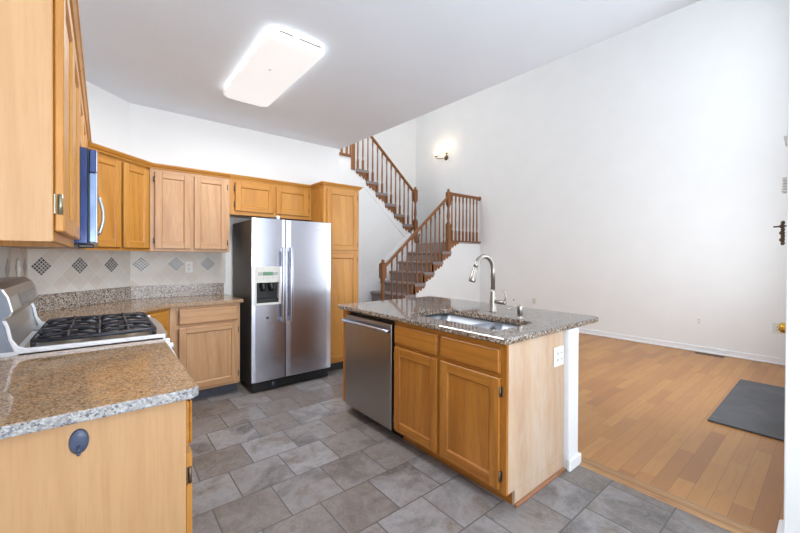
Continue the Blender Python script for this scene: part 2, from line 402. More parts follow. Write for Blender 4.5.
# front door with brass knob, opening beside the partition
dm = MB(); dm.box((2.72, .06, .01), (3.64, .115, 2.08), .004)
for a, b in ((.2, .95), (1.05, 1.9)):
    for x in (2.84, 3.22): dm.box((x, .112, a), (x+.3, .122, b), .006)
fd = struct('door_1', dm, M_trim, 'white panelled front door seen edge on')
kn = MB(); kn.lathe([(.03, 0), (.032, .006), (.012, .012), (.011, .034), (.024, .042), (.029, .058), (.027, .074), (.014, .082), (.004, .083)], (2.885, .122, .944), (0, 1, 0), 20)
ko = obj('door_knob', kn, M_brass, fd, 'polished brass knob')
ch = thing('door_chain', 'small dark security chain hanging on the front door', 'chain', (3.1, .125, 1.4))
c = MB()
for i in range(7): c.lathe([(.008, -.004), (.013, 0), (.008, .004)], (3.10, .206+.003*(i % 2), 1.535-.02*i), (1, .2 if i % 2 else 1, .2), 10)
obj('links', c, M_bronze, ch)
c = MB(); c.box((3.09, .125, 1.505), (3.15, .165, 1.53), .003); c.tube([(3.1, .16, 1.518), (3.1, .245, 1.513)], .005, 6); obj('bracket', c, M_bronze, ch)
sd = thing('coat_hook_rail', 'small white coil and hook fitting high on the front door', 'hook', (2.95, .125, 1.7))
c = MB()
for i in range(5): c.lathe([(.02, -.006), (.026, 0), (.02, .006)], (2.93, .175, 1.715+.014*i), (0, 0, 1), 12)
c.box((2.9, .124, 1.69), (2.96, .2, 1.705), .004); obj('coil', c, M_plate, sd)
c = MB(); c.tube([(3.08, .124, 1.99), (3.08, .19, 1.99), (3.08, .195, 2.04)], .012, 8); obj('hook', c, M_plate, sd)

# baseboards, threshold
b = MB(); b.box((XR-.014, .12, 0), (XR, 5.0, .085), .005); b.box((XR-.028, .12, 0), (XR-.012, 5.0, .022), .006)
struct('baseboard_right', b, M_trim, 'white baseboard along the tall living room wall')
t = MB(); t.prism([(2.345, -.002), (2.36, .012), (2.395, .019), (2.435, .016), (2.455, -.002)], .17, 1.045, 'y')
struct('trim_1', t, STRIP, 'worn oak threshold strip between tile and planks')

# stair hall walls
nose = lambda k: 4.31+.245*(k-3)
RISE = .2076
ZL = 8*RISE
wl = [(3.86, 0), (6.54, 0), (6.54, ZL-.03), (nose(8)+.03, ZL-.03)]
for k in range(7, 0, -1):
    wl += [(nose(k+1)+.03, k*RISE-.05), (nose(k)+.03, k*RISE-.05)]
    if k > 1: wl += [(nose(k)+.03, (k-1)*RISE-.05)]
wl = [p for i, p in enumerate(wl) if i == 0 or p != wl[i-1]]
wl = [(nose(1)+.03, 0)] + wl[1:]
struct('wall_under_stairs', MB().prism(wl, 5.11, 5.2, 'y'), M_wall, 'white wall closing the side of the lower stair flight')
unose = lambda k: 5.70-.247*(k-1)
uz = lambda k: ZL+RISE*k
wu = [(1.5, 0), (5.58, 0), (5.58, ZL)]
for k in range(1, 8):
    wu += [(unose(k)-.03, uz(k)-.05), (unose(k+1)-.03, uz(k)-.05)]
wu += [(unose(8)-.03, uz(8)-.05), (1.5, uz(8)-.05)]
struct('wall_under_upper_stairs', MB().prism(wu, 6.2, 6.3, 'y'), M_wall, 'white wall closing the side of the upper stair flight')
struct('floor_upper', MB().box((1.5, 6.2, uz(8)-.049), (unose(8), YR, uz(8))), M_wall, 'edge of the upper floor at the stair head')
struct('floor_landing', MB().box((nose(8)+.04, 5.2, ZL-.2), (XR, YR, ZL-.012)), M_carpet, 'carpeted landing between the two stair flights')
sk = MB()
def slant(mb, x0, z0, x1, z1, y0, y1, w, mi=0):
    mb.prism([(x0, z0), (x1, z1), (x1, z1-w), (x0, z0-w)], y0, y1, 'y', mi)
slant(sk, 4.05, 2.88, 5.56, 1.53, 6.188, 6.201, .03)
slant(sk, 3.6, .36, 5.5, 1.97, 6.185, 6.2, .26)
struct('trim_2', sk, M_trim, 'white sloped skirt boards on the stair wall')

# ------------------------------------------------------------------ stairs (treads, brackets)
def bracket_poly(x, z, d):
    """scrolled bracket under a tread end; d=+1 rises to +x"""
    pts = [(.02, 0), (.27, 0), (.27, -.03), (.245, -.05), (.235, -.03), (.205, -.035), (.195, -.075), (.165, -.09), (.15, -.06), (.12, -.07), (.115, -.11), (.085, -.125), (.07, -.095), (.055, -.1), (.05, -.145), (.02, -.15)]
    return [(x+d*a, z+b) for a, b in pts]
def flight(label, n, xf, zf, d, y0, y1, loc, ybr):
    st = thing('staircase', label, 'staircase', loc)
    for k in range(1, n+1):
        x, z = xf(k), zf(k)
        tr = MB()
        # carpet wrapped over the round nose, then the riser below
        pr = [(x+d*.022, z), (x+d*(.275), z), (x+d*.275, z-.06), (x+d*.02, z-.06), (x+d*.004, z-.052), (x-d*.004, z-.034), (x-d*.003, z-.015), (x+d*.006, z-.004)]
        tr.prism(pr, y0, y1, 'y')
        obj('tread', tr, M_carpet, st)
        ri = MB(); ri.box((x+d*.03, y0+.03, z-RISE), (x+d*.05, y1, z-.044)); obj('riser', ri, M_carpet, st)
        br = MB(); br.prism(bracket_poly(x+d*.0, z-.06, d), ybr-.016, ybr-.002, 'y')
        obj('bracket', br, STAIRW[1], st, 'scroll-cut oak bracket')
    return st
flight('lower carpeted oak stair flight rising to the landing beside the tall wall', 7, nose, lambda k: k*RISE, 1, 5.075, 6.184, (4.6, 5.6, 0), 5.11)
flight('upper carpeted oak stair flight climbing from the landing behind the kitchen wall', 7, unose, uz, -1, 6.165, YR-.005, (4.8, 6.7, ZL), 6.2)
# landing nosing and fascia
lf = MB(); lf.prism([(nose(8)+.02, ZL), (XR-.002, ZL), (XR-.002, ZL+.025), (nose(8)+.02, ZL+.025)], 5.085, 5.2, 'y'); lf.prism(bracket_poly(nose(8), ZL-.005, 1), 5.094, 5.108, 'y')
struct('trim_3', lf, STAIRW[1], 'oak edging under the landing railing')

def newel(name, parent, x, y, z0, zbase, ztop, w=.088):
    """square-bottom newel, turned centre, square head, ball cap"""
    nb = MB(); h = w/2
    nb.box((x-h, y-h, z0), (x+h, y+h, zbase), .006)
    ht = ztop-.07; hb = ht-.26
    nb.lathe([(h*.9, 0), (h*.95, .02), (h*.55, .05), (h*.62, .1), (h*.8, .16), (h*.62, (hb-zbase)*.6), (h*.5, (hb-zbase)-.06), (h*.8, (hb-zbase)-.035), (h*.92, hb-zbase)], (x, y, zbase), seg=16)
    nb.box((x-h, y-h, hb), (x+h, y+h, ht), .008)
    nb.lathe([(h*.8, 0), (h*1.05, .012), (h*.6, .022), (h*.38, .03), (h*.6, .042), (h*.66, .055), (h*.4, .068), (.005, .071)], (x, y, ht), seg=16)
    return obj(name, nb, STAIRW, parent)
def baluster(parent, x, y, z0, z1):
    b = MB(); w = .0185
    b.box((x-w, y-w, z0), (x+w, y+w, z0+.2), .002)
    hh = z1-z0-.2
    b.lathe([(.016, 0), (.019, .012), (.012, .03), (.016, .07), (.018, .14), (.015, hh*.5), (.012, hh-.16), (.016, hh-.145), (.013, hh-.13), (.018, hh-.11), (.018, hh)], (x, y, z0+.2), seg=8)
    return obj('baluster', b, STAIRW[0], parent)
def handrail(parent, pts, mat=None):
    """moulded handrail swept along a straight run in x"""
    (x0, y, z0), (x1, _, z1) = pts
    prof = [(-.02, -.03), (.02, -.03), (.022, -.012), (.031, .0), (.03, .018), (.018, .03), (-.018, .03), (-.03, .018), (-.031, 0), (-.022, -.012)]
    mb = MB(); a = [mb.bm.verts.new((x0, y+p, z0+q)) for p, q in prof]; b = [mb.bm.verts.new((x1, y+p, z1+q)) for p, q in prof]
    n = len(prof)
    mb.bm.faces.new(a[::-1]); mb.bm.faces.new(b)
    for i in range(n): mb.bm.faces.new((a[i], a[(i+1) % n], b[(i+1) % n], b[i]))
    mb._new(0); return obj('handrail', mb, STAIRW[1], parent)
# lower railing
rl = thing('stair_railing', 'sloping oak railing of the lower flight between its two newel posts', 'railing', (4.6, 5.11, 0))
newel('newel_post', rl, 3.835, 5.13, RISE, RISE+.3, 1.285, .105)
newel('newel_post', rl, 5.52, 5.13, ZL-.3, ZL+.36, 2.745)
zr = lambda x: 1.165+.868*(x-3.88)
handrail(rl, [(3.878, 5.13, zr(3.878)), (5.478, 5.13, zr(5.478))])
for k in range(1, 8):
    for j in (0, 1):
        x = nose(k)+.095+.1225*j
        if x > 3.95 and x < 5.46: baluster(rl, x, 5.13, k*RISE, zr(x)-.025)
# landing railing
lr = thing('stair_railing', 'short level oak railing along the landing edge against the tall wall', 'railing', (6.05, 5.13, ZL))
handrail(lr, [(5.566, 5.13, 2.655), (XR-.012, 5.13, 2.655)])
rs = MB(); rs.lathe([(.05, 0), (.05, .006), (.042, .01)], (XR-.002, 5.13, 2.655), (-1, 0, 0), 16); obj('rosette', rs, STAIRW[0], lr)
for i in range(8): baluster(lr, 5.63+i*.117, 5.13, ZL+.026, 2.627)
# upper railing
ur = thing('stair_railing', 'sloping oak railing of the upper flight, its foot post on the landing', 'railing', (4.8, 6.2, ZL))
newel('newel_post', ur, 5.575, 6.215, ZL, ZL+.52, 2.955)
zu = lambda x: 2.83+.85*(5.53-x)
handrail(ur, [(5.53, 6.215, zu(5.53)), (3.92, 6.215, zu(3.92))])
for k in range(1, 8):
    for j in (0, 1):
        x = unose(k)-.095-.1225*j
        if x < 5.5: baluster(ur, x, 6.215, uz(k), zu(x)-.025)
newel('newel_post', ur, 3.87, 6.215, uz(8)-.24, uz(8)+.45, uz(8)+1.15)
# upper floor guard
gr = thing('stair_railing', 'level oak railing on the upper floor, glimpsed under the ceiling edge', 'railing', (2.8, 6.2, uz(8)))
b = MB(); b.box((1.6, 6.17, uz(8)+.001), (3.825, 6.26, uz(8)+.05), .004); obj('base_rail', b, STAIRW[1], gr)
handrail(gr, [(1.6, 6.215, uz(8)+.98), (3.825, 6.215, uz(8)+.98)])
for i in range(9): baluster(gr, 3.74-.115*i, 6.215, uz(8)+.031, uz(8)+.952)

# ------------------------------------------------------------------ cabinet helpers
def door(parent, F, a0, a1, c0, c1, mats, t=.02, stile=.055, hinge=None, name='door', label=None, base=0.0, hm=None):
    """framed flat-panel door on face frame F; hinge: 'lo'/'hi' side in a"""
    d = MB(); b0, b1 = base+.001, base+t
    d.box((a0, b0, c0), (a0+stile, b1, c1), .003, 0, F); d.box((a1-stile, b0, c0), (a1, b1, c1), .003, 0, F)
    d.box((a0+stile, b0, c0), (a1-stile, b1, c0+stile), .003, 1, F); d.box((a0+stile, b0, c1-stile), (a1-stile, b1, c1), .003, 1, F)
    e = .006
    d.box((a0+stile-e, b0, c0+stile-e), (a1-stile+e, b1-.009, c1-stile+e), 0, 0, F)
    # sloped inner bead
    for (p, q) in (((a0+stile, c0+stile), (a1-stile, c0+stile)), ((a0+stile, c1-stile), (a1-stile, c1-stile))):
        s = 1 if p[1] < (c0+c1)/2 else -1
        d.quad([F @ Vector((p[0], b1-.002, p[1])), F @ Vector((q[0], b1-.002, q[1])), F @ Vector((q[0]-.006, b1-.0085, q[1]+s*.006)), F @ Vector((p[0]+.006, b1-.0085, p[1]+s*.006))], 1)
    for a, s in ((a0+stile, 1), (a1-stile, -1)):
        d.quad([F @ Vector((a, b1-.002, c0+stile)), F @ Vector((a, b1-.002, c1-stile)), F @ Vector((a+s*.006, b1-.0085, c1-stile-.006)), F @ Vector((a+s*.006, b1-.0085, c0+stile+.006))], 0)
    o = obj(name, d, mats, parent, label)
    if hinge:
        for c in (c0+.07, c1-.07) if c1-c0 > .25 else (c0+.05, c1-.05):
            h = MB(); a = a0 if hinge == 'lo' else a1; s = -1 if hinge == 'lo' else 1
            h.box((a, b0-.0005, c-.026), (a+s*.014, b0+.004, c+.026), .001, 0, F)
            h.tube([F @ Vector((a+s*.003, b0+.012, c-.026)), F @ Vector((a+s*.003, b0+.012, c+.026))], .0055, 8)
            obj('hinge', h, hm or M_bronze, o)
    return o
def drawer(parent, F, a0, a1, c0, c1, mats, t=.02, base=0.0, name='drawer'):
    d = MB(); d.box((a0, base+.001, c0), (a1, base+.010, c1), .002, 1, F)
    d.box((a0+.002, base+.010, c0+.002), (a1-.002, base+t, c1-.002), .008, 1, F)
    return obj(name, d, mats, parent)
def crown(parent, F, a0, a1, z, mats, m0=0, m1=0, dp=.035, hh=.045):
    """crown moulding along the top front of a cabinet; m0/m1 = mitre slopes at the ends"""
    prof = [(0, 0), (.008, 0), (.012, .012), (.022, .018), (.030, .032), (dp, .036), (dp, hh), (0, hh)]
    mb = MB(); a = [mb.bm.verts.new(F @ Vector((a0+m0*p, p, z+q))) for p, q in prof]; b = [mb.bm.verts.new(F @ Vector((a1+m1*p, p, z+q))) for p, q in prof]
    n = len(prof); mb.bm.faces.new(a[::-1]); mb.bm.faces.new(b)
    for i in range(n): mb.bm.faces.new((a[i], a[(i+1) % n], b[(i+1) % n], b[i]))
    mb._new(1); return obj('crown_moulding', mb, mats, parent)
def face_frame(mb, F, a0, a1, c0, c1, w=.04, mids=(), rails=(), t=.018, mi=0):
    mb.box((a0, -t, c0), (a0+w, 0, c1), 0, 0, F); mb.box((a1-w, -t, c0), (a1, 0, c1), 0, 0, F)
    mb.box((a0+w, -t, c0), (a1-w, 0, c0+w), 0, 1, F); mb.box((a0+w, -t, c1-w), (a1-w, 0, c1), 0, 1, F)
    for x in mids: mb.box((x-w/2, -t, c0+w), (x+w/2, 0, c1-w), 0, 0, F)
    for r in rails: mb.box((a0+w, -t-.001, r-w/2), (a1-w, -.0005, r+w/2), 0, 1, F)

FL = frame((-.098, 0, 0), (0, 1, 0), (1, 0, 0))      # faces of the wall cabinets on the range wall (along = y)
ZT = 2.125
# near wall cabinet
c = thing('wall_cabinet', 'pale sided oak wall cabinet hanging nearest, above the near granite counter', 'cabinet', (-.26, 1.71, 1.37))
b = MB(); b.box((XL+.001, 1.28, 1.388), (-.123, 2.145, ZT), 0, 0); face_frame(b, FL, 1.28, 2.145, 1.36, ZT, .045, (1.7125,))
b.box((XL+.001, 1.281, 1.36), (-.117, 1.30, 1.388)); b.box((XL+.001, 2.125, 1.36), (-.123, 2.145, 1.388))
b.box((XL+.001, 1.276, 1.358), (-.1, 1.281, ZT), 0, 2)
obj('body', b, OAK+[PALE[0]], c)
door(c, FL, 1.292, 1.708, 1.385, 2.10, OAK, hinge='lo', hm=M_oldbrass); door(c, FL, 1.718, 2.135, 1.392, 2.10, OAK, hinge='hi')
crown(c, FL, 1.27, 2.145, ZT, OAK, -1, 0)
# cabinet over the microwave
c = thing('wall_cabinet', 'short oak wall cabinet directly above the microwave', 'cabinet', (-.26, 2.54, 1.82))
b = MB(); b.box((XL+.001, 2.15, 1.815), (-.123, 2.93, ZT)); face_frame(b, FL, 2.15, 2.93, 1.815, ZT, .04, (2.54,)); obj('body', b, OAK, c)
door(c, FL, 2.165, 2.533, 1.835, 2.10, OAK); door(c, FL, 2.547, 2.915, 1.835, 2.10, OAK); crown(c, FL, 2.15, 2.93, ZT, OAK)
# narrow cabinet past the microwave
c = thing('wall_cabinet', 'narrow oak wall cabinet between the microwave and the corner cabinet', 'cabinet', (-.26, 3.24, 1.37))
b = MB(); b.box((XL+.001, 2.935, 1.37), (-.123, 3.53, ZT)); face_frame(b, FL, 2.935, 3.543, 1.37, ZT, .04); obj('body', b, OAK, c)
door(c, FL, 2.955, 3.52, 1.392, 2.10, OAK); crown(c, FL, 2.935, 3.543, ZT, OAK, 0, -.414)
# diagonal corner wall cabinet
FD = frame((-.105, 3.543, 0), (1, 1, 0), (1, -1, 0)); LD = .618
c = thing('wall_cabinet', 'golden oak wall cabinet set across the corner, two plain doors', 'cabinet', (-.02, 3.9, 1.37))
b = MB(); b.prism([(-.105, 3.543), (.332, 3.98), (.332, 4.29), (.21, 4.29), (XL+.008, 3.662), (XL+.008, 3.543)], 1.388, ZT)
face_frame(b, FD, 0, LD, 1.37, ZT, .045, (LD/2,), t=.016)
obj('body', b, OAK, c)
door(c, FD, .03, LD/2-.012, 1.395, 2.10, OAK); door(c, FD, LD/2+.012, LD-.03, 1.395, 2.10, OAK, hinge='hi')
crown(c, FD, 0, LD, ZT, OAK, .414, -.414)
# back wall cabinet with two doors
FB = frame((.332, 3.98, 0), (1, 0, 0), (0, -1, 0)); LB = .675
c = thing('wall_cabinet', 'two-door oak wall cabinet over the outlet, beside the refrigerator', 'cabinet', (.67, 4.14, 1.37))
b = MB(); b.box((.333, 3.998, 1.37), (1.007, 4.299, ZT)); face_frame(b, FB, 0.0, LB, 1.37, ZT, .04, (LB/2,)); obj('body', b, OAKP, c)
door(c, FB, .035, LB/2-.015, 1.397, 2.10, OAKP, hinge='lo'); door(c, FB, LB/2+.015, LB-.028, 1.397, 2.10, OAKP, hinge='hi')
crown(c, FB, 0, LB, ZT, OAK, .414, 0)
# cabinet over the refrigerator
c = thing('wall_cabinet', 'short oak wall cabinet with two doors above the refrigerator', 'cabinet', (1.45, 4.14, 1.76))
FF = frame((1.009, 3.98, 0), (1, 0, 0), (0, -1, 0)); LF = .905
b = MB(); b.box((1.01, 3.998, 1.762), (1.913, 4.299, ZT)); face_frame(b, FF, 0, LF, 1.76, ZT, .04, (LF/2+.01,)); obj('body', b, OAK, c)
door(c, FF, .05, LF/2-.005, 1.80, 2.10, OAK, hinge='lo'); door(c, FF, LF/2+.025, LF-.045, 1.80, 2.10, OAK, hinge='hi')
crown(c, FF, 0, LF, ZT, OAK, 0, -1)
# pantry
c = thing('pantry_cabinet', 'tall oak pantry cabinet standing beside the refrigerator', 'cabinet', (2.14, 3.98, 0))
FP = frame((1.918, 3.685, 0), (1, 0, 0), (0, -1, 0)); LP = .47
b = MB(); b.box((1.916, 3.703, .10), (2.388, 4.299, ZT)); face_frame(b, FP, 0, LP, .10, ZT, .045, (), (1.385,)); obj('body', b, OAK, c)
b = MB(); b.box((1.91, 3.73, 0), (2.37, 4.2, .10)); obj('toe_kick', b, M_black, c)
door(c, FP, .04, LP-.03, 1.405, 2.10, OAK, hinge='hi'); door(c, FP, .04, LP-.03, .125, 1.365, OAK, hinge='hi')
crown(c, FP, 0, LP, ZT, OAK, -1, 1)
FPs = frame((1.916, 3.98, 0), (0, -1, 0), (-1, 0, 0))
crown(c, FPs, 0, .295, ZT, OAK, 1, 1)
FPr = frame((2.388, 3.685, 0), (0, 1, 0), (1, 0, 0))
crown(c, FPr, 0, .61, ZT, OAK, -1, 0)

# ------------------------------------------------------------------ base cabinets on the range side
FN = frame((.205, 0, 0), (0, 1, 0), (1, 0, 0))
c = thing('base_cabinet', 'pale oak base cabinet under the near counter, flat side panel facing out', 'cabinet', (-.1, 1.7, 0))
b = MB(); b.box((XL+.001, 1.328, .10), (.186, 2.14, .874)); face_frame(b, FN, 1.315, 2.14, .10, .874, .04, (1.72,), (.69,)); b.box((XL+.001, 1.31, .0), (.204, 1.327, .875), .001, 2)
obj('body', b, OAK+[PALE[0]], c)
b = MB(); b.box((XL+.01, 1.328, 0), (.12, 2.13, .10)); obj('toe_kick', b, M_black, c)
drawer(c, FN, 1.33, 1.71, .71, .855, OAK); drawer(c, FN, 1.73, 2.125, .71, .855, OAK)
door(c, FN, 1.33, 1.71, .125, .685, OAK, hinge='lo'); door(c, FN, 1.73, 2.125, .125, .685, OAK)
hk = thing('adhesive_hook', 'oval slate blue hook stuck on the pale cabinet side panel', 'hook', (-.050, 1.309, .817))
h = MB(); h.lathe([(.021, 0), (.021, .003), (.018, .007), (.010, .009), (.001, .0095)], (-.050, 1.31, .817), (0, -1, 0), 28, sy=1.62)
obj('plate', h, M_hook, hk)
h = MB(); h.tube([(-.050, 1.302, .806), (-.050, 1.293, .795), (-.050, 1.288, .789), (-.050, 1.285, .794)], [.005, .005, .0045, .004], 8); obj('prong', h, M_hook, hk)
# corner run: narrow left cabinet, diagonal cabinet, back cabinet
c = thing('base_cabinet', 'narrow oak base cabinet tucked behind the range', 'cabinet', (-.1, 3.19, 0))
b = MB(); b.box((XL+.001, 2.94, .10), (.186, 3.45, .874)); face_frame(b, FN, 2.94, 3.45, .10, .874, .04, (), (.69,)); obj('body', b, OAK, c)
drawer(c, FN, 2.96, 3.43, .71, .855, OAK); door(c, FN, 2.96, 3.43, .125, .685, OAK)
c = thing('base_cabinet', 'golden oak corner base cabinet with angled front between range and drawer cabinet', 'cabinet', (.1, 3.8, 0))
FC = frame((.2, 3.452, 0), (1, 1, 0), (1, -1, 0)); LC = .351
b = MB(); b.prism([(.198, 3.455), (.446, 3.703), (.446, 4.29), (.21, 4.29), (XL+.01, 3.66), (XL+.01, 3.455)], .10, .874); obj('body', b, OAK, c)
drawer(c, FC, .03, LC-.03, .71, .855, OAK); door(c, FC, .03, LC-.03, .125, .685, OAK, hinge='lo')
c = thing('base_cabinet', 'pinkish oak base cabinet with one drawer and door beside the refrigerator', 'cabinet', (.74, 4.0, 0))
FK = frame((.449, 3.70, 0), (1, 0, 0), (0, -1, 0)); LK = .582
b = MB(); b.box((.45, 3.718, .10), (1.03, 4.298, .874)); face_frame(b, FK, 0, LK, .10, .874, .045, (), (.69,)); obj('body', b, OAKP, c)
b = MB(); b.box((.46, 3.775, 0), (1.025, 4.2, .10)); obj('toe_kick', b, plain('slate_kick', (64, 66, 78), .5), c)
drawer(c, FK, .07, LK-.022, .715, .855, OAKP); door(c, FK, .07, LK-.022, .125, .69, OAKP, hinge='hi')

# counters
CT0, CT1 = .876, .910
def slab(mb, poly, mi_top=0, mi_edge=1):
    mb.prism(poly, CT0, CT1, 'z', 0, bev=.006, seg=2)
    return mb
k = MB(); slab(k, [(XL+.002, 1.278), (.218, 1.278), (.237, 1.298), (.237, 2.150), (XL+.002, 2.150)])
for f in k.bm.faces:
    f.normal_update(); n = f.normal
    if f.normal.y < -.5: f.material_index = 1
ct = obj('countertop', k, [GRAN, GRANE]); tag(ct, 'brown granite countertop slab nearest, with rough grey front edge', 'countertop')
b = MB(); b.box((XL+.001, 1.29, CT1+.0005), (XL+.02, 2.150, CT1+.125), .003); obj('backsplash', b, GRAN, ct)
k = MB(); slab(k, [(XL+.002, 2.925), (.23, 2.925), (.23, 3.44), (.46, 3.67), (1.055, 3.67), (1.055, YB-.002), (.203, YB-.002), (XL+.002, 3.682)])
ct = obj('countertop', k, [GRAN, GRANE]); tag(ct, 'brown granite countertop wrapping the corner behind the range', 'countertop')
b = MB(); b.prism([(XL+.001, 2.93), (XL+.02, 2.93), (XL+.02, 3.672), (.208, YB-.022), (1.025, YB-.022), (1.025, YB-.002), (.2, YB-.002), (XL+.001, 3.681)], CT1+.0005, CT1+.125, bev=.002)
obj('backsplash', b, granite('grey_granite', (158, 146, 136), (212, 208, 202), (86, 78, 74), (170, 154, 140), .15, .8, 1.15), ct)

# tile backsplash
def splash():
    mb = MB(); uvl = mb.bm.loops.layers.uv.new('UVMap')
    z0, z1 = CT1+.126, 1.372
    def q(P0, P1, u0, u1, za, zb, mi, off, nrm):
        d = Vector(nrm)*off
        vs = [Vector((P0[0], P0[1], za))+d, Vector((P1[0], P1[1], za))+d, Vector((P1[0], P1[1], zb))+d, Vector((P0[0], P0[1], zb))+d]
        f = mb.bm.faces.new([mb.bm.verts.new(v) for v in vs]); f.material_index = mi; f.tag = True
        for l, (u, v) in zip(f.loops, ((u0, za-1.246), (u1, za-1.246), (u1, zb-1.246), (u0, zb-1.246))): l[uvl].uv = (u, v)
    def dia(P, u, tdir, nrm, off):
        h = .0715; d = Vector(nrm)*off; t = Vector(tdir)
        vs = [P-t*h+d, P-Vector((0, 0, h))+d, P+t*h+d, P+Vector((0, 0, h))+d]
        f = mb.bm.faces.new([mb.bm.verts.new(v) for v in vs]); f.material_index = 1; f.tag = True
        for l, (a, b) in zip(f.loops, ((-h, 0), (0, -h), (h, 0), (0, h))): l[uvl].uv = (a, b)
    s2 = math.sqrt(.5)
    # range wall
    q((XL, 1.2), (XL, 3.68), 1.2-2.1, 3.68-2.1, z0, z1, 0, .006, (1, 0, 0))
    for i in range(-2, 6): dia(Vector((XL, 2.1+.29*i, 1.246)), 0, (0, 1, 0), (1, 0, 0), .0075)
    # angled wall
    q((XL, 3.68), (.2, 4.30), (XL+.15)/s2, .35/s2, z0, z1, 0, .006, (s2, -s2, 0))
    for i in (-1, 0, 1): dia(Vector((-.15+.29*i*s2, 3.95+.29*i*s2, 1.246)), 0, (s2, s2, 0), (s2, -s2, 0), .0075)
    # back wall
    q((.2, YB), (1.045, YB), .2-.578, 1.045-.578, z0, z1, 0, .006, (0, -1, 0))
    for i in (-1, 0, 1): dia(Vector((.578+.29*i, YB, 1.246)), 0, (1, 0, 0), (0, -1, 0), .0075)
    return mb
sp = struct('wall_tile_backsplash', splash(), [M_splash, M_mosaic], 'diagonal stone tile backsplash with dark mosaic diamonds')

# outlets and plates
def outlet(label, F, w=.07, h=.115, duplex=True, gang=1, mat=None, group=None):
    o = thing('wall_outlet', label, 'outlet', F.translation, group)
    p = MB(); p.box((-w/2, .0005, -h/2), (w/2, .006, h/2), .0025, 0, F); pl = obj('cover_plate', p, mat or M_plate, o)
    for g in range(gang):
        a = (g-(gang-1)/2)*.046
        for s in (-1, 1):
            r = MB(); r.box((a-.0165, .005, s*.0195-.0145), (a+.0165, .0085, s*.0195+.0145), .004, 0, F)
            rc = obj('receptacle', r, mat or M_plate, pl)
            sl = MB()
            for e in (-.0065, .0065): sl.box((a+e-.0022, .0082, s*.0195-.004), (a+e+.0022, .009, s*.0195+.008), 0, 0, F)
            sl.box((a-.0025, .0082, s*.0195-.010), (a+.0025, .009, s*.0195-.006), 0, 0, F)
            so = obj('slots', sl, M_slot, pl)
    return o
outlet('white duplex outlet set in the tile backsplash under the wall cabinets', frame((.692, YB-.0065, 1.213), (1, 0, 0), (0, -1, 0)))
outlet('double white outlet on the worn end panel of the island', frame((2.15, 1.082, .722), (1, 0, 0), (0, -1, 0)), .116, .118, gang=2)
FX = lambda y, z: frame((XR, y, z), (0, 1, 0), (-1, 0, 0))
outlet('beige outlet on the tall wall, seen just beyond the soap dispenser', FX(3.787, .482), mat=M_ivory)
outlet('white outlet on the tall wall above the floor vent', FX(1.245, .437))
outlet('white outlet plate on the tall wall partly behind the brass knob', FX(.47, .452), .09, .13, mat=M_ivory)
j = MB(); j.lathe([(.014, 0), (.014, .006), (.006, .009), (.006, .016)], (XR-.0005, 4.234, .458), (-1, 0, 0), 12)
tag(obj('cable_jack', j, M_black, origin=(XR, 4.234, .458)), 'tiny black cable jack on the tall wall beside the faucet handle', 'jack')
# light switch at the far end of the range wall
sw = thing('light_switch', 'narrow white switch plate on the tiled range wall above the control panel', 'switch', (XL+.008, 3.30, 1.235))
FS = frame((XL+.0065, 3.30, 1.235), (0, 1, 0), (1, 0, 0)); p = MB(); p.box((-.035, .0005, -.057), (.035, .006, .057), .0025, 0, FS); obj('cover_plate', p, M_plate, sw)
p = MB(); p.box((-.008, .005, -.016), (.008, .012, .016), .003, 0, FS); obj('toggle', p, M_plate, sw)

# ------------------------------------------------------------------ microwave
mw = thing('microwave', 'over-range microwave with blue sheen on its side and curved steel handle', 'microwave', (-.22, 2.54, 1.366))
b = MB(); b.box((XL+.002, 2.155, 1.378), (-.052, 2.925, 1.81), .003); obj('body', b, M_bluesky, mw)
b = MB(); b.box((XL+.01, 2.165, 1.370), (-.06, 2.915, 1.379), .003); b.box((-.085, 2.157, 1.358), (-.03, 2.2, 1.376), .004); obj('bottom_vent', b, M_black, mw)
b = MB(); b.box((-.051, 2.156, 1.38), (-.048, 2.924, 1.806)); obj('seam', b, M_black, mw)
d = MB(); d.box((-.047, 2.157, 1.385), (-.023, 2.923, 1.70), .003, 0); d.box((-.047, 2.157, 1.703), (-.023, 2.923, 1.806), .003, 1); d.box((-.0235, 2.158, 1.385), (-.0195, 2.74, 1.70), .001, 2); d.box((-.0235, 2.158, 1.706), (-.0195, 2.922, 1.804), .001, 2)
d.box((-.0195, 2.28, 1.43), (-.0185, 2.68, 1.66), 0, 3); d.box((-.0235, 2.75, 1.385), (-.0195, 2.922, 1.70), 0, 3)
obj('door', d, [M_palesky, M_bluesky, M_steel, M_darkglass], mw)
h = MB(); h.tube([(-.021, 2.20, 1.60)] + [(-.014+.016*math.sin(math.pi*t), 2.20, 1.60-.18*t) for t in [i/12 for i in range(1, 12)]] + [(-.021, 2.20, 1.42)], .008, 10); obj('handle', h, M_nickel, mw)

# ------------------------------------------------------------------ gas range
rg = thing('gas_range', 'white and stainless gas range with black grates between the granite counters', 'range', (-.08, 2.54, 0))
b = MB(); b.box((XL+.01, 2.158, .09), (.215, 2.918, .895), .004, 0); obj('body', b, M_rangewhite, rg)
b = MB(); b.box((XL+.03, 2.18, 0), (.16, 2.9, .09)); obj('toe_kick', b, M_black, rg)
